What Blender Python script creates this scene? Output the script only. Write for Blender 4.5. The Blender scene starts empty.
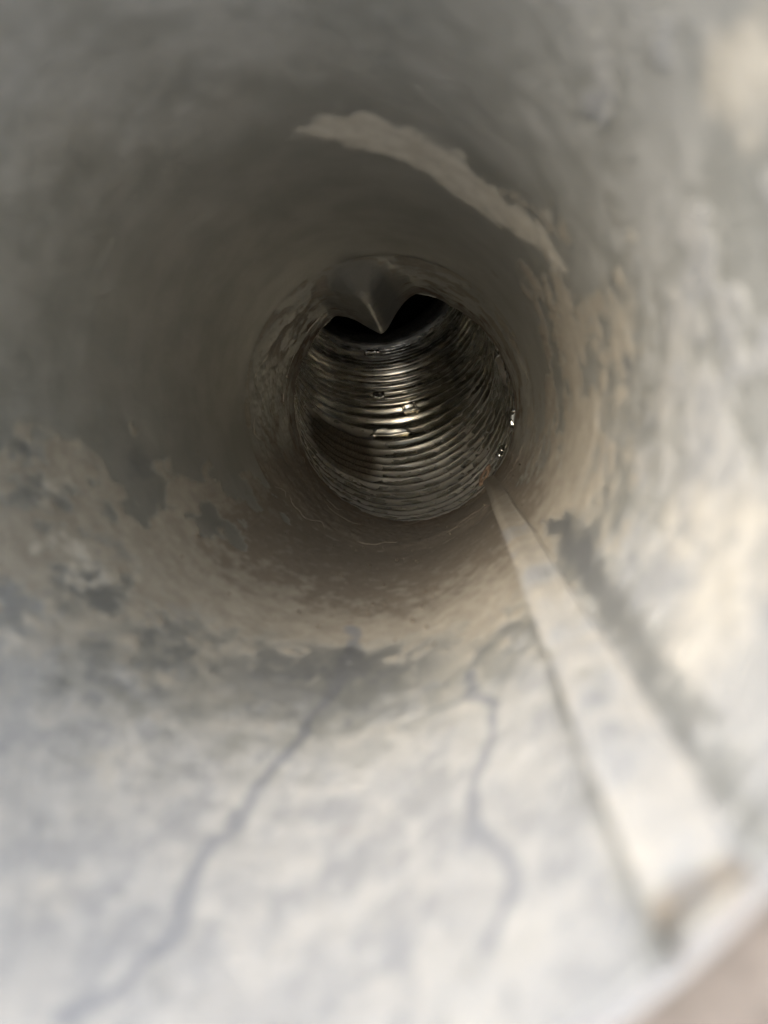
import bpy, math, random
import numpy as np
from mathutils import Matrix, Vector

S = bpy.context.scene
COL = S.collection
RNG = np.random.default_rng(7)
random.seed(7)

# ------------------------------------------------------------------ camera
R = 0.050                       # inner radius of the duct, metres (4 inch pipe)
F = 740.0                       # focal length in pixels of the 768 x 1024 frame
VPX, VPY = 460.0, 421.0         # where the duct's axis vanishes
CAM = np.array([0.0249, -0.039, -0.0048])

def axes():
    a = np.array([(VPX - 384) / F, (VPY - 512) / F, 1.0]); a /= np.linalg.norm(a)
    x = np.cross(a, np.array([0, -1.0, 0])); x /= np.linalg.norm(x)
    if x[0] < 0: x = -x
    z = np.cross(x, a)
    if z[1] > 0: z = -z
    return x, a, z
AX, AY, AZ = axes()

cam_data = bpy.data.cameras.new('camera')
cam = bpy.data.objects.new('camera', cam_data)
COL.objects.link(cam)
rgt = Vector((AX[0], AY[0], AZ[0]))
up = -Vector((AX[1], AY[1], AZ[1]))
fwd = Vector((AX[2], AY[2], AZ[2]))
m = Matrix((rgt, up, -fwd)).transposed().to_4x4()
m.translation = Vector(CAM)
cam.matrix_world = m
cam_data.sensor_fit = 'VERTICAL'
cam_data.sensor_height = 36.0
cam_data.lens = F / 1024 * 36.0
cam_data.clip_start = 0.002
cam_data.clip_end = 200
cam_data.dof.use_dof = True
cam_data.dof.focus_distance = 0.34
cam_data.dof.aperture_fstop = 13.0
S.camera = cam

# ------------------------------------------------------------------ light
SUN_EL, SUN_AZ = math.radians(26), math.radians(200)   # azimuth measured from +Y clockwise
world = bpy.data.worlds.new('World'); S.world = world
world.use_nodes = True
wn = world.node_tree.nodes; wl = world.node_tree.links
wn.clear()
sky = wn.new('ShaderNodeTexSky'); sky.sky_type = 'NISHITA'; sky.sun_disc = False
sky.sun_elevation = SUN_EL; sky.sun_rotation = SUN_AZ
sky.air_density = 1.0; sky.dust_density = 2.2; sky.ozone_density = 0.8
bg = wn.new('ShaderNodeBackground'); bg.inputs['Strength'].default_value = 0.15
wo = wn.new('ShaderNodeOutputWorld')
wl.new(sky.outputs[0], bg.inputs[0]); wl.new(bg.outputs[0], wo.inputs[0])
sun_data = bpy.data.lights.new('sun', 'SUN')
sun_data.energy = 1.5; sun_data.angle = math.radians(50); sun_data.color = (1.0, 0.98, 0.94)
sun = bpy.data.objects.new('sun', sun_data); COL.objects.link(sun)
sdir = Vector((math.sin(SUN_AZ) * math.cos(SUN_EL), math.cos(SUN_AZ) * math.cos(SUN_EL), math.sin(SUN_EL)))
sun.rotation_euler = sdir.to_track_quat('Z', 'Y').to_euler()
sun.location = sdir * 3

S.view_settings.view_transform = 'Standard'
S.view_settings.look = 'None'
S.view_settings.exposure = 1.62
S.view_settings.gamma = 1.0
S.cycles.max_bounces = 24
S.cycles.diffuse_bounces = 10
S.cycles.glossy_bounces = 12
S.cycles.sample_clamp_indirect = 4.0

# ------------------------------------------------------------------ helpers
def pix(pts, rad=R):
    """image point -> (theta, y) on a cylinder of the given radius (theta 0 = bottom, + = right)"""
    p = np.asarray(pts, float)
    d = np.stack([(p[:, 0] - 384) / F, (p[:, 1] - 512) / F, np.ones(len(p))], 1)
    dx, dy, dz = d @ AX, d @ AY, d @ AZ
    A = dx * dx + dz * dz; B = CAM[0] * dx + CAM[2] * dz; Cc = CAM[0] ** 2 + CAM[2] ** 2 - rad * rad
    t = (-B + np.sqrt(B * B - A * Cc)) / A
    return np.arctan2(CAM[0] + t * dx, -(CAM[2] + t * dz)), CAM[1] + t * dy

def smooth(a, b, x):
    t = np.clip((x - a) / (b - a), 0, 1)
    return t * t * (3 - 2 * t)

def hash2(i, j, seed):
    h = (i.astype(np.int64) * 374761393 + j.astype(np.int64) * 668265263 + seed * 974634777) & 0xffffffff
    h = ((h ^ (h >> 13)) * 1274126177) & 0xffffffff
    return ((h ^ (h >> 16)) & 0xffff) / 65535.0

def vnoise(x, y, seed):
    i = np.floor(x); j = np.floor(y); fx = x - i; fy = y - j
    fx = fx * fx * (3 - 2 * fx); fy = fy * fy * (3 - 2 * fy)
    a = hash2(i, j, seed); b = hash2(i + 1, j, seed); c = hash2(i, j + 1, seed); d = hash2(i + 1, j + 1, seed)
    return (a * (1 - fx) + b * fx) * (1 - fy) + (c * (1 - fx) + d * fx) * fy

def fbm(x, y, seed, octv=5, gain=0.55):
    s = 0; a = 1; n = 0
    for k in range(octv):
        s = s + a * vnoise(x + 17.3 * k, y - 9.1 * k, seed + k); n += a
        a *= gain; x = x * 2.03; y = y * 2.03
    return s / n

def pnoise(x, y, seed, period, octv=5, gain=0.55):
    """fbm that joins up where x runs from -period/2 to period/2"""
    h = period / 2
    t = 0.5 * smooth(0.80, 1.0, np.abs(x) / h)
    return (1 - t) * fbm(x, y, seed, octv, gain) + t * fbm(x - np.sign(x) * period, y, seed, octv, gain)

def seg_dist(U, V, pts):
    """distance to a polyline and the position (0..1) along it"""
    best = np.full(U.shape, 1e9); pos = np.zeros(U.shape)
    n = len(pts) - 1
    for k in range(n):
        ax, ay = pts[k]; bx, by = pts[k + 1]
        dx, dy = bx - ax, by - ay
        t = np.clip(((U - ax) * dx + (V - ay) * dy) / (dx * dx + dy * dy + 1e-18), 0, 1)
        d = np.hypot(U - ax - t * dx, V - ay - t * dy)
        w = d < best
        best = np.where(w, d, best); pos = np.where(w, (k + t) / n, pos)
    return best, pos

def poly_sd(U, V, pts):
    """signed distance to a polygon, negative inside"""
    c = list(pts) + [pts[0]]
    d, _ = seg_dist(U, V, c)
    ins = np.zeros(U.shape, bool)
    for k in range(len(pts)):
        ax, ay = c[k]; bx, by = c[k + 1]
        if ay == by: continue
        hit = ((ay > V) != (by > V)) & (U < (bx - ax) * (V - ay) / (by - ay) + ax)
        ins ^= hit
    return np.where(ins, -d, d)

def grid_mesh(name, P, mat, parent=None, attrs=None, wrap=False, flip=False, smooth_shade=True):
    """P: (n, m, 3) grid of points; wrap closes the second direction"""
    n, mm = P.shape[:2]
    me = bpy.data.meshes.new(name)
    idx = np.arange(n * mm).reshape(n, mm)
    if wrap: nxt = np.roll(idx, -1, axis=1)
    else: idx, nxt = idx[:, :-1], idx[:, 1:]
    q = np.stack([idx[:-1], nxt[:-1], nxt[1:], idx[1:]], -1).reshape(-1, 4)
    if flip: q = q[:, ::-1]
    me.vertices.add(n * mm); me.vertices.foreach_set('co', P.reshape(-1).astype(np.float32))
    me.loops.add(q.size); me.loops.foreach_set('vertex_index', q.reshape(-1).astype(np.int32))
    me.polygons.add(len(q)); me.polygons.foreach_set('loop_start', (np.arange(len(q)) * 4).astype(np.int32))
    me.update(calc_edges=True)
    me.polygons.foreach_set('use_smooth', np.full(len(q), smooth_shade))
    for k, v in (attrs or {}).items():
        at = me.attributes.new(k, 'FLOAT', 'POINT')
        at.data.foreach_set('value', v.reshape(-1).astype(np.float32))
    me.materials.append(mat)
    o = bpy.data.objects.new(name, me); COL.objects.link(o)
    if parent: o.parent = parent
    return o

def py_mesh(name, verts, faces, mat, parent=None, smooth_shade=True):
    me = bpy.data.meshes.new(name); me.from_pydata([tuple(v) for v in verts], [], faces); me.update()
    me.polygons.foreach_set('use_smooth', [smooth_shade] * len(me.polygons))
    me.materials.append(mat)
    o = bpy.data.objects.new(name, me); COL.objects.link(o)
    if parent: o.parent = parent
    return o

def thing(name, label, cat, loc=(0, 0, 0)):
    o = bpy.data.objects.new(name, None); COL.objects.link(o); o.location = loc
    o.empty_display_size = 0.02
    o['label'] = label; o['category'] = cat
    return o

class NT:
    """tiny node helper"""
    def __init__(s, name):
        s.mat = bpy.data.materials.new(name); s.mat.use_nodes = True
        s.t = s.mat.node_tree; s.t.nodes.clear()
        s.out = s.t.nodes.new('ShaderNodeOutputMaterial')
        s.p = s.t.nodes.new('ShaderNodeBsdfPrincipled')
        s.t.links.new(s.p.outputs[0], s.out.inputs[0])
    def put(s, sock, v):
        if isinstance(v, bpy.types.NodeSocket): s.t.links.new(v, sock)
        else: sock.default_value = v
    def attr(s, n):
        a = s.t.nodes.new('ShaderNodeAttribute'); a.attribute_name = n; return a.outputs['Fac']
    def coord(s):
        return s.t.nodes.new('ShaderNodeTexCoord').outputs['Object']
    def mapping(s, v, scale):
        n = s.t.nodes.new('ShaderNodeMapping'); s.put(n.inputs['Vector'], v); n.inputs['Scale'].default_value = scale
        return n.outputs[0]
    def noise(s, v, scale, detail=5, rough=0.6, dist=0.0):
        n = s.t.nodes.new('ShaderNodeTexNoise'); s.put(n.inputs['Vector'], v)
        n.inputs['Scale'].default_value = scale; n.inputs['Detail'].default_value = detail
        n.inputs['Roughness'].default_value = rough; n.inputs['Distortion'].default_value = dist
        return n.outputs['Fac']
    def math(s, op, a, b=0.0, clamp=False):
        n = s.t.nodes.new('ShaderNodeMath'); n.operation = op; n.use_clamp = clamp
        s.put(n.inputs[0], a); s.put(n.inputs[1], b); return n.outputs[0]
    def rng(s, v, a, b, c=0.0, d=1.0):
        n = s.t.nodes.new('ShaderNodeMapRange'); n.interpolation_type = 'SMOOTHSTEP'
        s.put(n.inputs['Value'], v)
        for k, x in zip(('From Min', 'From Max', 'To Min', 'To Max'), (a, b, c, d)): n.inputs[k].default_value = x
        return n.outputs[0]
    def mix(s, f, a, b):
        n = s.t.nodes.new('ShaderNodeMix'); n.data_type = 'RGBA'
        s.put(n.inputs[0], f)
        s.put(n.inputs[6], a if isinstance(a, bpy.types.NodeSocket) else (*a, 1))
        s.put(n.inputs[7], b if isinstance(b, bpy.types.NodeSocket) else (*b, 1))
        return n.outputs[2]
    def fmix(s, f, a, b):
        n = s.t.nodes.new('ShaderNodeMix'); n.data_type = 'FLOAT'
        s.put(n.inputs[0], f); s.put(n.inputs[2], a); s.put(n.inputs[3], b); return n.outputs[0]
    def bump(s, h, strength, dist):
        n = s.t.nodes.new('ShaderNodeBump'); s.put(n.inputs['Height'], h)
        n.inputs['Strength'].default_value = strength; n.inputs['Distance'].default_value = dist
        s.t.links.new(n.outputs[0], s.p.inputs['Normal'])

# ------------------------------------------------------------------ materials
def duct_material():
    g = NT('dusty_galvanised_steel')
    co = g.coord()
    dust, pale, stain_shade, rust, lint, fluff, cream = (g.attr(k) for k in ('dust', 'pale', 'stain_shade', 'rust', 'lint', 'fluff', 'cream'))
    n_big = g.noise(co, 60, 4, 0.55)
    n_mid = g.noise(co, 210, 6, 0.65)
    n_fine = g.noise(co, 1900, 5, 0.7)
    zinc = g.mix(g.rng(n_big, 0.3, 0.7), (0.375, 0.382, 0.355), (0.47, 0.472, 0.442))
    zinc = g.mix(g.math('MULTIPLY', g.rng(n_fine, 0.45, 0.75), 0.25), zinc, (0.22, 0.21, 0.19))
    d_col = g.mix(g.rng(n_mid, 0.3, 0.75), (0.30, 0.272, 0.225), (0.43, 0.40, 0.34))
    d_col = g.mix(g.rng(g.math('ADD', fluff, g.math('MULTIPLY', g.math('SUBTRACT', n_mid, 0.5), 0.6)), 0.1, 0.9), d_col, g.mix(n_mid, (0.16, 0.137, 0.110), (0.29, 0.255, 0.21)))
    p_col = g.mix(g.rng(n_mid, 0.3, 0.7), (0.345, 0.347, 0.345), (0.455, 0.455, 0.442))
    # broken edges: the noise shifts the threshold of each deposit
    def edge(a, amt=0.5, lo=0.2, hi=0.8):
        w = g.math('ADD', a, g.math('MULTIPLY', g.math('SUBTRACT', n_mid, 0.5), amt))
        return g.rng(w, lo, hi)
    fd = edge(dust, 0.55); fp = edge(pale, 0.6, 0.0, 1.0); fs = edge(stain_shade, 0.45, 0.1, 0.95); fr = edge(rust, 0.6)
    c = g.mix(fp, zinc, p_col)
    c = g.mix(fd, c, d_col)
    fc = edge(cream, 0.6, 0.15, 0.85)
    c = g.mix(g.math('MULTIPLY', fc, 0.9), c, g.mix(g.rng(n_mid, 0.3, 0.7), (0.50, 0.468, 0.40), (0.64, 0.61, 0.54)))
    c = g.mix(g.math('MULTIPLY', fs, 0.85), c, (0.225, 0.238, 0.258))
    c = g.mix(g.math('MULTIPLY', fr, 0.75), c, (0.165, 0.112, 0.078))
    c = g.mix(g.math('MULTIPLY', g.rng(lint, 0.2, 0.8), 0.8), c, (0.42, 0.38, 0.31))
    cover = g.math('MAXIMUM', g.math('MAXIMUM', fd, fp), g.math('MAXIMUM', g.math('MAXIMUM', fr, lint), fc), True)
    g.put(g.p.inputs['Base Color'], c)
    g.put(g.p.inputs['Metallic'], g.fmix(cover, 0.55, 0.0))
    g.put(g.p.inputs['Roughness'], g.fmix(cover, 0.42, 0.8))
    h = g.math('ADD', g.math('MULTIPLY', g.math('MULTIPLY', n_fine, cover), 0.8), g.math('MULTIPLY', n_mid, 0.22))
    g.bump(h, 0.6, 0.0006)
    return g.mat

def foil_material():
    g = NT('crinkled_aluminium_foil')
    co = g.coord()
    dirt_shade = g.attr('dirt_shade')
    n_mid = g.noise(g.mapping(co, (0.35, 1, 1)), 220, 2, 0.5)
    n_fine = g.noise(co, 1300, 4, 0.65)
    w = g.math('ADD', dirt_shade, g.math('MULTIPLY', g.math('SUBTRACT', n_mid, 0.5), 0.5))
    fd = g.rng(w, 0.15, 0.95)
    c = g.mix(g.rng(n_mid, 0.35, 0.7), (0.74, 0.73, 0.68), (0.88, 0.87, 0.82))
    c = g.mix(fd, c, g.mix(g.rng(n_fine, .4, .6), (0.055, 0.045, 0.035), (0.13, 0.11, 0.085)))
    g.put(g.p.inputs['Base Color'], c)
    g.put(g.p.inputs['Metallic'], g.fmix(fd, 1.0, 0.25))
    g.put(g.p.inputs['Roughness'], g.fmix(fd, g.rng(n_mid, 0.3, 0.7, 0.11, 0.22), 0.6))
    g.bump(g.math('ADD', n_mid, g.math('MULTIPLY', n_fine, 0.05)), 0.15, 0.0004)
    return g.mat

def plain(name, a, b, scale, rough=0.8, metallic=0.0, bump=0.3, dist=0.0005):
    g = NT(name)
    n = g.noise(g.coord(), scale, 6, 0.65)
    g.put(g.p.inputs['Base Color'], g.mix(g.rng(n, 0.3, 0.7), a, b))
    g.p.inputs['Roughness'].default_value = rough; g.p.inputs['Metallic'].default_value = metallic
    g.bump(n, bump, dist)
    return g.mat

M_DUCT = duct_material()
M_FOIL = foil_material()
M_ZINC = plain('bare_zinc', (0.30, 0.31, 0.32), (0.42, 0.42, 0.41), 120, 0.5, 0.5)
M_WALL = plain('pinkish_render', (0.10, 0.088, 0.081), (0.155, 0.138, 0.128), 220, 0.95, 0, 0.8, 0.001)
M_SEAL = plain('white_sealant', (0.72, 0.69, 0.66), (0.82, 0.80, 0.77), 150, 0.55)
M_RUST = plain('rusty_lump', (0.16, 0.10, 0.065), (0.30, 0.22, 0.16), 900, 0.95)
M_LINT = plain('grey_lint', (0.30, 0.26, 0.20), (0.45, 0.40, 0.32), 400, 1.0)
M_DARK = plain('dark_cap', (0.05, 0.05, 0.05), (0.08, 0.08, 0.075), 90, 0.7)

# ------------------------------------------------------------------ duct
duct = thing('metal_duct', 'dusty grey galvanised steel duct seen down its inside from the open mouth', 'duct')
Y_JOINT, Y_END = 0.214, 0.288
SEAM_A, SEAM_B = math.radians(47.2), math.radians(54.8)

def uv(pts):
    t, y = pix(pts)
    return np.stack([t * R, y], 1)

def deposits(TH, Y):
    """dust, pale film, dark runs, rust, lint and painted light and shade on the duct, laid out on its unrolled surface"""
    U, V = TH * R, Y
    LU = U / 0.01; LV = V / 0.01
    PU = 2 * math.pi * R / 0.01
    pn = lambda a, b, seed, octv=5, gain=0.55: pnoise(LU * a, LV * b, seed, PU * a, octv, gain)
    n1 = pn(1.1, 0.8, 11); n2 = pn(3.2, 2.0, 23); n3 = pn(0.45, 0.35, 31); n4 = pn(7, 3.0, 47); n7 = pn(2.0, 11, 83)
    wob = (n2 - 0.5) * 0.010 + (n1 - 0.5) * 0.012
    Uw = U + (n1 - 0.5) * 0.006 + (n4 - 0.5) * 0.002; Vw = V + (n2 - 0.5) * 0.014
    up_ = np.cos(TH)                     # 1 at the bottom
    # --- brown dust lying along the lower half
    lat = np.degrees(TH)
    edge_l = -84 + 30 * smooth(0.05, 0.17, V) + (n1 - 0.5) * 70 + (n2 - 0.5) * 26
    edge_r = 108 - 25 * smooth(0.10, 0.20, V) + (n1 - 0.5) * 120 + (n2 - 0.5) * 60
    low = smooth(-9, 9, lat - edge_l) * smooth(-14, 14, edge_r - lat)
    far = np.maximum(smooth(0.050, 0.105, V + (n2 - 0.5) * 0.05), 0.85 * smooth(-34, -60, lat + (n1 - .5) * 30))
    dust = low * (0.30 + 0.75 * far)
    # --- pale film on the near floor, wiped back to bluish metal in patches
    near = 1 - smooth(0.02, 0.11, V + (n1 - 0.5) * 0.05)
    pale = low * smooth(0.05, 1.0, near * 0.85 + (n1 - 0.45) * 0.7 + (n2 - 0.5) * 0.5)
    stain_shade = np.zeros_like(U)
    # bluish bare area in front of the brown dust
    bare = np.exp(-((V - 0.088) / 0.022) ** 2) * np.exp(-((TH - 0.06) / 0.45) ** 2)
    bare = bare * smooth(0.30, 0.62, n2 * 0.6 + n4 * 0.25 + 0.12)
    dust = dust * (1 - 0.9 * np.clip(bare * 1.3, 0, 1))
    stain_shade = np.maximum(stain_shade, bare * 0.75)
    # --- dark runs
    def run(px, w0, w1, amp=1.0):
        nonlocal stain_shade, dust, pale
        d, t = seg_dist(Uw * 0.75 + U * 0.25, Vw * 0.35 + V * 0.65, uv(px))
        k = amp * (1 - smooth(0.25, 1.1, d / ((w0 + (w1 - w0) * t) * (0.55 + 0.9 * n2)))) * (0.75 + 0.2 * smooth(0.35, 0.5, n4) + 0.1 * n1)
        stain_shade = np.maximum(stain_shade, k)
    run([(353, 626), (350, 655), (345, 680), (312, 716), (292, 752), (252, 790), (222, 830), (192, 872), (172, 930), (132, 978), (62, 1020)], 0.0020, 0.0012, 0.95)
    run([(354, 645), (346, 676)], 0.0035, 0.003, 0.8)
    run([(470, 668), (465, 695), (495, 705), (493, 740), (480, 790), (488, 828), (512, 852), (512, 892), (478, 955)], 0.0014, 0.0014, 0.95)
    run([(465, 695), (440, 708), (405, 717)], 0.0016, 0.0008, 0.7)
    run([(520, 650), (498, 675)], 0.0014, 0.0008, 0.6)
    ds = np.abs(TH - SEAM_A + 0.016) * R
    seam_shade = (1 - smooth(0.0, 0.0024, ds + (n2 - .5) * 0.0012)) * smooth(0.25, 0.6, n1 + 0.15)  # soft shadow along the seam's left edge, put into the colour
    stain_shade = np.maximum(stain_shade, 0.40 * seam_shade); pale = pale * (1 - 0.7 * seam_shade)
    # --- bluish darker strip to the right of the seam
    sd = poly_sd(Uw, V + (n4 - .5) * .01, uv([(541, 518), (566, 515), (606, 560), (660, 628), (712, 705), (768, 780), (800, 850), (755, 860), (690, 770), (640, 690), (590, 612)]))
    k = 1 - smooth(-0.0016, 0.0014, sd + (n4 - .5) * 0.002 + (n7 - .5) * 0.0045)
    kk = k * (0.42 + 0.33 * smooth(0.02, 0.08, V)); stain_shade = np.maximum(stain_shade, kk); dust = dust * (1 - k); pale = pale * (1 - 0.8 * k)
    # bluish clouds where the film is thin
    n5 = pn(1.3, 1.0, 57, 6, 0.62); n6 = pn(3.4, 2.2, 63, 6, 0.62)
    cloud = smooth(0.44, 0.62, n5 * 0.5 + n6 * 0.5) * low * (1 - smooth(0.07, 0.13, V))
    n8 = pn(6.0, 2.4, 97, 5, 0.66)
    streak = smooth(0.50, 0.66, n8 * 0.6 + n5 * 0.4) * low * (1 - smooth(0.08, 0.12, V))
    stain_shade = np.maximum(stain_shade, streak * 0.62)
    stain_shade = np.maximum(stain_shade, cloud * 0.52); dust = dust * (1 - 0.75 * cloud)
    for (a, b), r in (((570, 925), 0.0016), ((135, 465), 0.006)):
        (cu, cv), = uv([(a, b)])
        kk = 1 - smooth(0.2, 1.4, np.hypot((Uw - cu), (V - cv) * 0.6) / r + (n2 - .5) * 0.9)
        stain_shade = np.maximum(stain_shade, 0.5 * kk); dust = dust * (1 - 0.8 * kk)
    # --- wiped pale smear under the roof of the duct
    wrap_u = lambda q: np.stack([np.mod(q[:, 0] / R, 2 * math.pi) * R, q[:, 1]], 1)
    UT = np.mod(TH, 2 * math.pi) * R
    cream = np.zeros_like(U)
    sm = poly_sd(UT + (n4 - .5) * .004 + (n7 - .5) * .003, V + (n2 - .5) * .014, wrap_u(uv([(284, 136), (318, 116), (345, 112), (400, 121), (440, 138), (472, 163), (512, 195), (552, 226), (574, 262), (572, 278), (545, 252), (505, 228), (470, 208), (440, 184), (400, 164), (360, 153), (320, 146)])))
    k = (1 - smooth(-0.0042, 0.0018, sm)) * (0.45 + 1.0 * n4) * (0.7 + 0.6 * n2)
    cream = np.maximum(cream, k * 0.95)
    (cu, cv), = wrap_u(uv([(553, 212)]))
    cream = np.maximum(cream, 0.6 * (1 - smooth(0.2, 1.2, np.hypot(UT - cu, (V - cv) * 0.5) / 0.0022)))
    # cream scuffs on the right and in the top corner
    for (a, b), r, q in (((755, 80), 0.006, 0.9), ((690, 520), 0.007, 0.8), ((600, 410), 0.005, 0.45), ((740, 560), 0.008, 0.9), ((640, 470), 0.004, 0.6), ((700, 640), 0.006, 0.7), ((40, 640), 0.008, 0.5), ((110, 760), 0.004, 0.5), ((60, 900), 0.004, 0.5), ((420, 900), 0.005, 0.4)):
        (cu, cv), = uv([(a, b)])
        d = np.hypot(Uw - cu, (V - cv) * 0.55) / r
        kk = q * (1 - smooth(0.2, 1.25, d + (n2 - .5) * 0.8))
        cream = np.maximum(cream, 0.8 * kk)
    # upper wall paler towards the mouth: daylight falloff put into the colour
    mouth_light = (1 - smooth(0.03, 0.15, V + (n1 - .5) * .05)) * (1 - low) * (0.55 + 0.3 * smooth(.3, .7, n3))
    pale = np.maximum(pale, 0.75 * mouth_light)
    tan = smooth(0.50, 0.68, pn(1.6, 1.1, 151, 6, 0.6) * 0.65 + n2 * 0.35) * low * smooth(10, -50, lat + (n1 - .5) * 60) * (1 - smooth(0.07, 0.13, V))
    cream = np.maximum(cream, 0.65 * tan); stain_shade = stain_shade * (1 - 0.6 * tan)
    rust = np.zeros_like(U)
    for (a, b), r in (((352, 828), 0.0028), ((500, 800), 0.0022)):
        (cu, cv), = uv([(a, b)])
        rust = np.maximum(rust, 0.33 * (1 - smooth(0.2, 1.3, np.hypot(Uw - cu, V - cv) / r)))
    fluff = low * smooth(0.10, 0.175, V + (n2 - .5) * 0.05) * smooth(-95, -45, lat + (n1 - .5) * 50) * (1 - 0.55 * smooth(50, 75, lat)) * (0.55 + 0.9 * smooth(.3, .7, n2 * .5 + n4 * .5))
    # scratches and haze on the upper wall
    lint = 0.25 * smooth(0.60, 0.80, pn(0.8, 2.2, 71)) * (1 - low)
    return np.clip(dust, 0, 1), np.clip(pale, 0, 1), np.clip(stain_shade, 0, 1), np.clip(rust, 0, 1), np.clip(lint, 0, 1), fluff, cream, n1, n2, n4

# main wall: inner skin, mouth rim, outer skin in one closed sheet
NT_, NY_ = 900, 460
th = np.linspace(-math.pi, math.pi, NT_, endpoint=False)
t01 = np.linspace(0, 1, NY_)
yy = 0.0002 + (Y_JOINT + 0.0033) * (t01 ** 1.25)
YY, TH = np.meshgrid(yy, th, indexing='ij')
dust, pale, stain_shade, rust, lint, fluff, cream, n1, n2, n4 = deposits(TH, YY)
rad = R - 0.00010 * dust * (0.3 + n4) - 0.00025 * pale - 0.0004 * (n1 - 0.5) * (1 - smooth(0.15, 0.20, YY))
# slight flattening and dents of thin sheet metal
rad = rad + 0.0007 * np.sin(2 * TH + 0.6) * smooth(0, .1, YY) + 0.0008 * (pnoise(TH * 1.6, YY * 22, 91, 3.2 * math.pi, 2) - 0.5) * (1 - smooth(0.15, 0.20, YY))
inner = np.stack([rad * np.sin(TH), YY, -rad * np.cos(TH)], -1)
prof = [(R + 0.0011, Y_JOINT + 0.004), (R + 0.0011, 0.0005), (R + 0.0009, -0.0009), (R + 0.0005, -0.0013), (R + 0.0001, -0.0008)]
outer = np.stack([np.stack([np.sin(th) * r, np.full_like(th, y), -np.cos(th) * r], -1) for r, y in prof])
P = np.concatenate([outer, inner], 0)
pad = lambda a, v=0.0: np.concatenate([np.repeat(a[:1] * 0 + v, len(prof), 0), a], 0)
grid_mesh('duct_wall', P, M_DUCT, duct, dict(dust=pad(dust, 0.8), pale=pad(pale), stain_shade=pad(stain_shade, 1.0), rust=pad(rust, 0.3), lint=pad(lint), fluff=pad(fluff, 1.0), cream=pad(cream)), wrap=True)  # rim and outer skin coloured brown for the shade round the mouth

# crimped inner collar with the dent in its rim
NT2, NY2 = 720, 150
th2 = np.linspace(-math.pi, math.pi, NT2, endpoint=False)
s2 = np.linspace(0, 1, NY2)
SS, T2 = np.meshgrid(s2, th2, indexing='ij')
lat = np.degrees(T2)
y_end = Y_END + 0.004 * (pnoise(T2 * 2.2, T2 * 0 + 3, 5, 4.4 * math.pi, 5) - 0.5) + 0.006 * np.cos(T2) * 0.5
y_start = Y_JOINT + 0.0025 * (pnoise(T2 * 1.5, T2 * 0, 8, 3 * math.pi, 3) - 0.5)
Y2 = y_start + (y_end - y_start) * SS
DENT = math.radians(-166)
dd = np.angle(np.exp(1j * (T2 - DENT)))
grow = smooth(0.0, 0.30, SS) * 0.46 + 0.54 * np.clip(SS, 0, 1) ** 1.3
wdt = np.where(dd > 0, math.radians(11) + math.radians(11) * grow, math.radians(11) + math.radians(11) * grow)
tent = np.clip(1 - np.sqrt(dd * dd + 0.0018) / wdt + 0.042 / wdt, 0, 1)
tent = (tent * tent * (3 - 2 * tent) * 0.5 + tent * 0.5) ** 1.35
depth = 0.0155 * grow * tent
buck = -0.0012 * grow * smooth(0.2, 0.5, SS) * np.exp(-((np.abs(dd) - math.radians(25)) / math.radians(9)) ** 2)   # metal bulging out beside it
U2, V2 = T2 * R / 0.01, Y2 / 0.01
P2U = 2 * math.pi * R / 0.01
m1 = pnoise(U2 * 1.2, V2 * 1.2, 101, P2U * 1.2); m2 = pnoise(U2 * 3.5, V2 * 2.2, 113, P2U * 3.5); m3 = pnoise(U2, V2 * 7, 127, P2U); m5 = pnoise(T2 * 1.7, T2 * 0, 137, 3.4 * math.pi, 4)
step = 0.00008 + 0.0011 * smooth(0, 0.25, SS) + 0.00012 * smooth(.5, .6, m5) * np.exp(-(SS / .05) ** 2)
r2 = R - step + 0.0007 * np.sin(2 * T2 + 0.6) - depth - buck + (0.0010 * (m1 - 0.5) + 0.0008 * (m2 - 0.5)) * smooth(0, 0.2, SS)
lipf = smooth(0.97, 1.0, SS)
low2 = smooth(-0.1, 0.6, np.cos(T2))
c_dust = np.maximum(0.9 * low2, 0.75 * smooth(0.42, 0.62, m1) * smooth(.3, .6, m5 + .1))
c_fluff = np.maximum(low2 * 0.9, 0.8 * smooth(0.5, 0.9, SS + (m1 - .5)))
c_rust_shade = 0.6 * smooth(0.45, 0.65, m1 * 0.5 + m3 * 0.5 + 0.22 * smooth(0.55, 1, SS)) * (0.4 + 0.6 * SS)
c_lint = 0.8 * np.exp(-((SS - 0.03) / 0.04) ** 2) * smooth(0.50, 0.66, m5) * smooth(.35, .6, m2) + 0.5 * smooth(0.58, 0.7, m3) * smooth(0.3, 0.9, SS) * smooth(.4, .6, m5)
left_arc = np.exp(-((T2 + 1.55) / 0.55) ** 2) + 0.7 * np.exp(-((T2 + 0.75) / 0.3) ** 2)
c_lint = np.maximum(c_lint, np.clip(left_arc, 0, 1) * np.exp(-((SS - 0.02) / 0.05) ** 2) * (0.35 + 0.9 * smooth(.35, .6, m2)))
c_lint = np.maximum(c_lint, 0.75 * smooth(0.80, 0.95, SS + (m2 - .5) * .3) * smooth(.35, .6, m3) * (T2 > -2.6))
flank = smooth(0.08, 0.5, depth / 0.0185)
c_rust_shade = c_rust_shade * (1 - flank)
c_rust_shade = np.maximum(c_rust_shade, 0.55 * smooth(0.03, 0.25, depth / 0.0185) * smooth(0.05, .25, dd) * smooth(.35, .6, m1 + .1))  # dent's left flank browned as shade so the ridge reads as lit
c_lint = 0.7 * np.exp(-((SS - 0.03) / 0.035) ** 2) * smooth(0.42, 0.62, m2) + 0.5 * smooth(0.58, 0.7, m3) * smooth(0.3, 0.9, SS)
tz = smooth(0.1, 0.4, tent * smooth(0, .1, SS))
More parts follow.
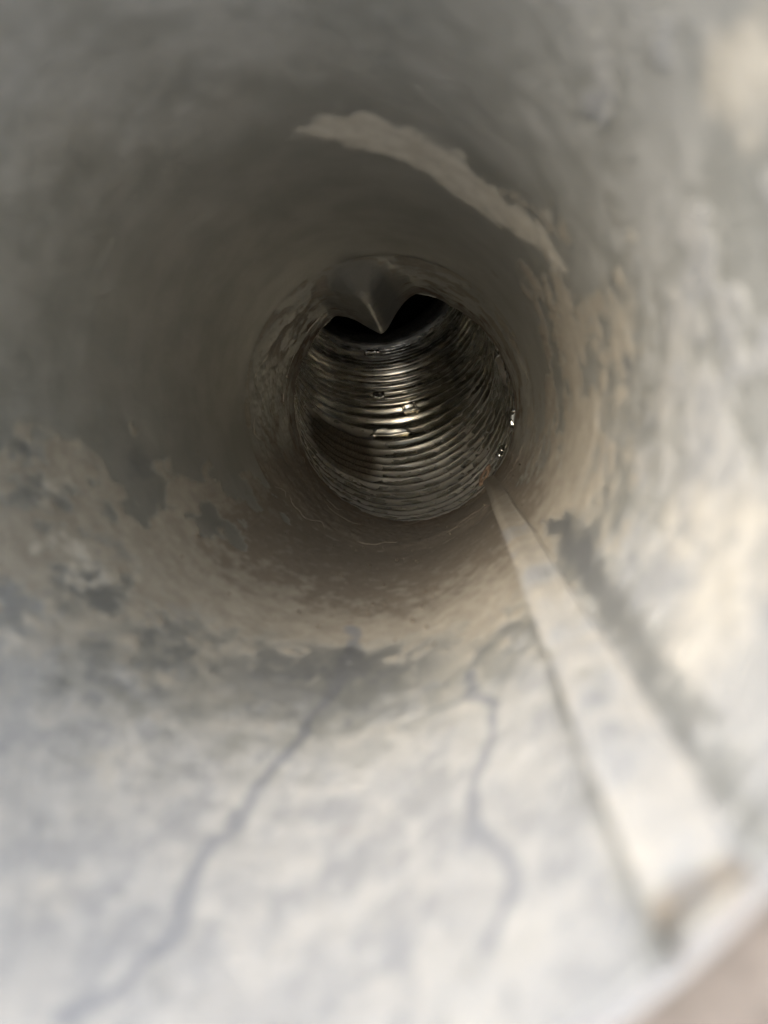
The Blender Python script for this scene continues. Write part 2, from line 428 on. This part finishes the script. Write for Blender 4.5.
c_dust = c_dust * (1 - 0.9 * tz); c_lint = c_lint * (1 - tz); c_fluff = c_fluff * (1 - tz)
c_pale = m1 * 0
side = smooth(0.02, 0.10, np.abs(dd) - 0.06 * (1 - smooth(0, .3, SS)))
c_dent_shade = tz * side * (dd < 0) * 0.75 * smooth(0.05, .3, SS)  # dent's right flank darkened as painted shade
c_rust_shade = np.maximum(c_rust_shade * (1 - tz * (1 - side)), 0)
in2 = np.stack([r2 * np.sin(T2), Y2, -r2 * np.cos(T2)], -1)
# rolled end and outer skin
r_e = r2[-1] + 0.0009; out2 = []
for dr, dy in ((0.0003, 0.0006), (0.0008, 0.0004)):
    rr = r2[-1] + dr; out2.append(np.stack([rr * np.sin(th2), Y2[-1] + dy, -rr * np.cos(th2)], -1))
for k in range(NY2 - 1, -1, -6):
    rr = r2[k] + 0.0008; out2.append(np.stack([rr * np.sin(th2), Y2[k], -rr * np.cos(th2)], -1))
P2 = np.concatenate([in2, np.array(out2)], 0)
pad2 = lambda a: np.concatenate([a, np.repeat(a[-1:], len(out2), 0)], 0)
collar = grid_mesh('crimped_collar', P2, M_DUCT, duct, dict(dust=pad2(c_dust), pale=pad2(c_pale), stain_shade=pad2(c_dent_shade), rust=pad2(c_rust_shade), lint=pad2(c_lint), fluff=pad2(c_fluff), cream=pad2(c_fluff * 0)), wrap=True)
collar['label'] = 'inner collar with a pointed dent folded down from its top edge'

# seam: the lapped strip running the length of the duct
NS, NW = 420, 40
ys = np.linspace(-0.0011, Y_END + 0.006, NS) ; w = np.linspace(0, 1, NW)
YS, W = np.meshgrid(ys, w, indexing='ij')
TS = SEAM_A + (SEAM_B - SEAM_A) * W
us, vs = TS * R / 0.01, YS / 0.01
a1 = fbm(us * 1.5, vs * 0.9, 201); a2 = fbm(us * 5, vs * 3, 211)
prof_h = smooth(0, 0.10, W) * (1 - 0.70 * smooth(0.35, 1.0, W)) * 0.0032
prof_h = prof_h * (1 + 0.25 * (a1 - 0.5)) + 0.0002 * (a2 - 0.5)
prof_h = prof_h * (0.62 + 0.38 * smooth(-0.001, 0.016, YS))      # beaten flat at the mouth
base_r = R + 0.0007 * np.sin(2 * TS + 0.6) * smooth(0, .1, YS)
rs = base_r - 0.0003 - prof_h
sink = (W < 0.001) | (W > 0.999)
rs = np.where(sink, R + 0.0008, rs)      # edges tucked into the wall; the near end stays open, a folded hem
TS = TS + 0.004 * np.sin(YS * 60) + 0.012 * (fbm(YS * 90, YS * 0, 221, 3) - 0.5)
SP = np.stack([rs * np.sin(TS), YS, -rs * np.cos(TS)], -1)
s_pale = (1 - 0.5 * smooth(0.05, 0.25, YS)) * smooth(.25, .6, a1 + .15) ; s_dust = 0.40 + 0.45 * smooth(0.02, 0.16, YS + (a1 - .5) * .08)
pb = np.zeros_like(YS)
for (px, py), r in (((548, 582), 0.004), ((620, 720), 0.002), ((640, 755), 0.0015)):
    (cu, cv), = uv([(px, py)]); pb = np.maximum(pb, 0.6 * (1 - smooth(.3, 1.2, np.hypot(TS * R - cu, (YS - cv) * .5) / r)))
pb = np.maximum(pb, 0.5 * smooth(0.52, 0.66, fbm(us * 2.2, vs * 1.3, 231, 6, 0.62)) * (1 - smooth(0.12, 0.2, YS)))
s_dust = s_dust * (1 - pb)
endk = 1 - smooth(-0.0004, 0.0022, YS + (a1 - .5) * 0.0015)            # brown shade at its near end, put into the dust colour
s_dust = np.maximum(s_dust, endk); s_pale = s_pale * (1 - endk)
seam = grid_mesh('seam_strip', SP, M_DUCT, duct, dict(dust=s_dust, pale=s_pale, stain_shade=pb, rust=0.35 * smooth(.18, .3, YS) * smooth(.5, .7, a2), lint=a1 * 0, fluff=np.maximum(0.8 * endk, 0.6 * smooth(.13, .26, YS + (a1 - .5) * .08)), cream=0.22 * (1 - endk) * (1 - smooth(0.03, 0.14, YS)) * smooth(.3, .6, a1)))

# crusted end of the seam, a lumpy curl of rusted sheet with a hole in it
verts, faces = [], []
tc = math.radians(51); nu, nv = 28, 14
cx, cz, cy = (R - 0.004) * math.sin(tc), -(R - 0.004) * math.cos(tc), Y_END + 0.004
for i in range(nu):
    for j in range(nv):
        a, b = 2 * math.pi * i / nu, 2 * math.pi * j / nv
        q = 0.0011 + 0.0005 * float(vnoise(np.array([i * 0.6]), np.array([j * 0.7]), 5)[0])
        rr = 0.0023 + 0.0006 * math.sin(2 * a + 1) + q * math.cos(b)
        lx, lz, ly = rr * math.cos(a), rr * math.sin(a), q * math.sin(b)
        verts.append((cx + lx * math.cos(tc) + 0 , cy + ly, cz + lz + lx * math.sin(tc)))
for i in range(nu):
    for j in range(nv):
        i2, j2 = (i + 1) % nu, (j + 1) % nv
        faces.append((i * nv + j, i2 * nv + j, i2 * nv + j2, i * nv + j2))
py_mesh('rust_curl', verts, faces, M_RUST, seam)

# lint threads caught on the collar
def threads(name, n, parent, seed, gen, mat, rad=0.00007):
    rnd = np.random.default_rng(seed); V, Fc = [], []
    for _ in range(n):
        pts = gen(rnd); b = len(V); k = len(pts)
        for i, p in enumerate(pts):
            t = pts[min(i + 1, k - 1)] - pts[max(i - 1, 0)]; t = t / (np.linalg.norm(t) + 1e-12)
            a = np.cross(t, [0.3, 0.9, 0.2]); a /= np.linalg.norm(a) + 1e-12; c = np.cross(t, a)
            rr = rad * (1 if 0 < i < k - 1 else 0.3)
            for q in range(3):
                V.append(p + rr * (a * math.cos(2.094 * q) + c * math.sin(2.094 * q)))
        for i in range(k - 1):
            for q in range(3):
                q2 = (q + 1) % 3
                Fc.append((b + i * 3 + q, b + i * 3 + q2, b + i * 3 + 3 + q2, b + i * 3 + 3 + q))
    o = py_mesh(name, V, Fc, mat, parent); o['kind'] = 'stuff'; return o

def lint_gen(rnd):
    t0 = rnd.uniform(-2.5, 2.1); y0 = Y_JOINT + (Y_END - Y_JOINT) * rnd.choice([rnd.uniform(0.0, 0.12), rnd.uniform(0.55, 0.98)])
    L = rnd.uniform(0.08, 0.45); k = 10; out = []
    ph = rnd.uniform(0, 6)
    for i in range(k):
        t = t0 + L * i / k; r = R - 0.0016 - 0.0009 * abs(math.sin(ph + i * 0.5)) * rnd.uniform(.5, 1)
        out.append(np.array([r * math.sin(t), y0 + 0.004 * math.sin(ph + i * 0.4), -r * math.cos(t)]))
    return out
threads('lint_threads', 26, collar, 3, lint_gen, M_LINT)

# grit lying in the brown dust
rg = np.random.default_rng(12); GV, GF = [], []
oct_v = np.array([(1, 0, 0), (-1, 0, 0), (0, 1, 0), (0, -1, 0), (0, 0, 1), (0, 0, -1)], float)
oct_f = [(0, 2, 4), (2, 1, 4), (1, 3, 4), (3, 0, 4), (2, 0, 5), (1, 2, 5), (3, 1, 5), (0, 3, 5)]
for _ in range(150):
    t = rg.normal(-0.1, 0.55); y = rg.uniform(0.09, 0.285); r = 0.00012 + 0.0005 * rg.random() ** 3
    if SEAM_A - 0.03 < t < SEAM_B + 0.03: continue
    c = np.array([(R - 0.0008) * math.sin(t), y, -(R - 0.0008) * math.cos(t)]); b = len(GV)
    for v in oct_v: GV.append(c + v * r * rg.uniform(0.6, 1.3, 3))
    GF += [tuple(b + i for i in f) for f in oct_f]
M_GRIT = plain('brown_grit', (0.07, 0.055, 0.042), (0.17, 0.14, 0.105), 700, 1.0)
grit = py_mesh('grit', GV, GF, M_GRIT, duct, True); grit['kind'] = 'stuff'

# ------------------------------------------------------------------ flexible foil hose behind the collar
hose = thing('flexible_hose', 'shiny ribbed aluminium foil hose bending upwards behind the dented collar', 'hose', (0, 0.28, 0))
HR = 0.0538; PITCH = 0.0050; Y0 = Y_END - 0.016; STRAIGHT = 0.018
LEAN = math.radians(-7)            # the bend leans a little to the left
YAW = math.radians(7)              # and the hose leaves the collar turned to the left
per, ribs = 16, 94
NTH = 220
s = np.linspace(0, ribs * PITCH, ribs * per + 1)
thh = np.linspace(-math.pi, math.pi, NTH, endpoint=False)
SH, TT = np.meshgrid(s, thh, indexing='ij')
# wandering pitch, as a hand-stretched hose has
warp = 0.0042 * (fbm(SH / 0.021, np.cos(TT) * 0.8 + 4, 301, 3) - 0.5) + 0.0007 * (fbm(SH / 0.006, np.cos(TT) * 2.5 + np.sin(TT) * 1.8 + 9, 305, 3) - 0.5)
ph = (SH + warp) / PITCH + TT / (2 * math.pi)
fr = ph - np.floor(ph)
rib = np.abs(np.sin(math.pi * fr)) ** 0.7                       # rounded crest, tight crease at the wire
fold = 0.5 * np.abs(np.sin(2 * math.pi * ph + 1.0)) ** 2
crk = fbm(SH / 0.005, TT * 1.6, 311, 3) - 0.5
amp = 0.0024 * (0.75 + 0.7 * fbm(SH / 0.013, np.cos(TT) * 1.2 + np.sin(TT) + 7, 321, 3))
hr = HR - amp * (1 - rib) + 0.0004 * fold + 0.0004 * crk * (0.5 + 0.5 * smooth(0.05, 0.12, SH))
# centre line: level, a bend upwards, a short climb, then levelling out again out of the light
kap = np.where(s < STRAIGHT, 0, np.where(s < STRAIGHT + 0.091, 1 / 0.100, np.where(s < STRAIGHT + 0.121, 0, np.where(s < STRAIGHT + 0.121 + 0.115, -1 / 0.118, 0))))
ker = np.ones(25) / 25; kap = np.convolve(np.pad(kap, 12, mode='edge'), ker, 'valid')
ds_ = s[1] - s[0]
ang1 = np.concatenate([[0], np.cumsum((kap[1:] + kap[:-1]) / 2 * ds_)])
cy1 = Y0 + np.concatenate([[0], np.cumsum(np.cos((ang1[1:] + ang1[:-1]) / 2) * ds_)])
cz1 = np.concatenate([[0], np.cumsum(np.sin((ang1[1:] + ang1[:-1]) / 2) * ds_)])
ang, cyv, czv = (np.repeat(a[:, None], NTH, 1) for a in (ang1, cy1, cz1))
cl, sl = math.cos(LEAN), math.sin(LEAN)
SHIFT_X = 0.0030
def hose_frame(cy_, cz_, ang_, x_, off_):
    # off_ runs along the in-plane normal, x_ across it; the bend's plane is turned about the duct's axis
    yv = cy_ - off_ * np.sin(ang_); zv = cz_ + off_ * np.cos(ang_)
    xv = x_ * cl + zv * sl; zv = zv * cl - x_ * sl
    cw, sw = math.cos(YAW), math.sin(YAW); yr = yv - Y0
    return np.stack([xv * cw - yr * sw + SHIFT_X, Y0 + yr * cw + xv * sw, zv], -1)
phi = TT + LEAN
HP = hose_frame(cyv, czv, ang, hr * np.sin(phi), -hr * np.cos(phi))
HC = hose_frame(cyv[:, 0], czv[:, 0], ang[:, 0], 0 * s, 0 * s); HC[:, 1] -= 0.28
dirt_shade = 0.42 * smooth(0.35, 0.95, np.cos(TT)) * (1 - smooth(0.085, 0.150, SH)) * (0.6 + 0.6 * fbm(SH / 0.02, TT * 3, 331, 3))
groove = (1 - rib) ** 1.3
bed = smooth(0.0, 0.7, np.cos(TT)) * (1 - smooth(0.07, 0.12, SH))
dirt_shade = np.maximum(dirt_shade * 0.6, groove * (0.55 + 0.45 * bed))
dirt_shade = np.maximum(dirt_shade, bed * 0.42)
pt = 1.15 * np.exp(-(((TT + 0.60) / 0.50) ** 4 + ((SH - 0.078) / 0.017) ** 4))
dirt_shade = np.maximum(dirt_shade, 1.0 * pt)
dirt_shade = np.maximum(dirt_shade, smooth(0.150, 0.195, SH))   # darkened beyond the crest: the unlit depth put into the colour
HP[..., 1] -= 0.28
grid_mesh('foil_wall', HP, M_FOIL, hose, dict(dirt_shade=dirt_shade), wrap=True)
# far end closed by an added unseen cap that keeps the sky out
e = HP[-1]; c = e.mean(0)
py_mesh('light_block_cap', list(e) + [c], [(i, (i + 1) % NTH, NTH) for i in range(NTH)], M_DARK, hose)

def hose_pt(sv, tv, lift_=0.0):
    i = int(np.clip(np.searchsorted(s, sv), 1, len(s) - 2)); j = int(((tv + math.pi) / (2 * math.pi)) * NTH) % NTH
    p = HP[i, j]; n = HC[i] - p
    return p + n / np.linalg.norm(n) * lift_
# torn foil standing proud of the ribs, plus right-hand slivers added for glints
def flap(s0, t0, ds, dt, lift0, lift1, seed):
    rnd = np.random.default_rng(seed); nu, nv = 9, 6; V, Fc = [], []
    for i in range(nu):
        for j in range(nv):
            a, b = i / (nu - 1), j / (nv - 1)
            jag = 1 + 0.25 * rnd.uniform(-1, 1) * (a in (0, 1))
            l = lift0 + (lift1 - lift0) * b + 0.0003 * rnd.uniform(-1, 1)
            V.append(hose_pt(s0 + ds * b * jag, t0 + dt * (a - 0.5) * (1 - 0.3 * b), l))
    for i in range(nu - 1):
        for j in range(nv - 1):
            Fc.append((i * nv + j, (i + 1) * nv + j, (i + 1) * nv + j + 1, i * nv + j + 1))
    o = py_mesh('foil_tear_glint', V, Fc, M_FOIL, hose)
    md = o.modifiers.new('thickness', 'SOLIDIFY'); md.thickness = 0.00012
    return o
flap(0.158, -0.02, 0.0042, 0.22, 0.001, 0.0035, 1)
flap(0.112, -0.03, 0.0045, 0.16, 0.001, 0.0030, 2)
flap(0.104, 0.30, 0.0035, 0.20, 0.001, 0.0022, 3)
flap(0.092, 0.05, 0.0030, 0.50, 0.001, 0.0020, 4)
flap(0.026, 1.50, 0.0020, 0.22, 0.0008, 0.0042, 5)
flap(0.040, 2.02, 0.0016, 0.34, 0.0006, 0.0030, 6)
flap(0.052, 1.85, 0.0016, 0.40, 0.0006, 0.0026, 7)
flap(0.034, 1.16, 0.0015, 0.14, 0.0006, 0.0030, 8)

# ------------------------------------------------------------------ unseen ground below the mouth, added to bounce daylight into it
M_GROUND = plain('pale_bounce_ground', (0.50, 0.49, 0.47), (0.60, 0.59, 0.57), 3.0, 0.9, 0, 0.3, 0.004)
gp = np.linspace(-1, 1, 41); gp = np.sign(gp) * (0.5 * np.abs(gp) + 60 * np.abs(gp) ** 4)
GX, GY = np.meshgrid(gp, gp, indexing='ij')
ground = grid_mesh('ground', np.stack([GX, GY, -0.45 + 0 * GX], -1), M_GROUND)
ground['kind'] = 'structure'

# ------------------------------------------------------------------ wall round the duct's mouth
wall = thing('house_wall', 'pinkish brown rendered wall round the mouth of the duct', 'wall')
YW = 0.0048
NA = 180; rings = [(R + 0.0022, YW + 0.10), (R + 0.0022, YW + 0.004), (R + 0.0032, YW + 0.0012), (R + 0.005, YW)] + [(R + 0.005 + 0.22 * (k / 40) ** 1.5, YW) for k in range(1, 41)]
ta = np.linspace(0, 2 * math.pi, NA, endpoint=False)
rows = []
for k, (r, y) in enumerate(rings):
    nz = fbm(np.cos(ta) * r * 400 + 50, np.sin(ta) * r * 400 + 50, 401, 4) - 0.5
    rows.append(np.stack([np.sin(ta) * (r + (0.0012 * nz if k < 4 else 0)), y + 0.0014 * nz * (k > 2), -np.cos(ta) * (r + (0.0012 * nz if k < 4 else 0))], -1))
WP = np.array(rows)
back = WP[-1] + np.array([0, 0.10, 0])
WP = np.concatenate([WP, back[None], ], 0)
grid_mesh('wall_face', WP, M_WALL, wall, wrap=True)
# smear of white sealant below the rim
nu, nv = 60, 12; V, Fc = [], []
for i in range(nu):
    a = i / (nu - 1); t = math.radians(24 + 15 * a); w_ = math.sin(math.pi * a) ** 0.6
    for j in range(nv):
        b = math.pi * j / (nv - 1)
        q = float(vnoise(np.array([i * 0.35]), np.array([j * 0.3]), 9)[0])
        r = R + 0.0013 + (0.0035 + 0.004 * w_) * (1 - math.cos(b)) * 0.5 * (0.8 + 0.4 * q)
        y = YW + 0.001 - (0.0015 + 0.0045 * w_) * math.sin(b) * (0.8 + 0.4 * q)
        V.append((r * math.sin(t), y, -r * math.cos(t)))
for i in range(nu - 1):
    for j in range(nv - 1):
        Fc.append((i * nv + j, i * nv + j + 1, (i + 1) * nv + j + 1, (i + 1) * nv + j))
seal = py_mesh('sealant', V, Fc, M_SEAL, wall)
seal['label'] = 'white sealant smeared under the rim of the duct'
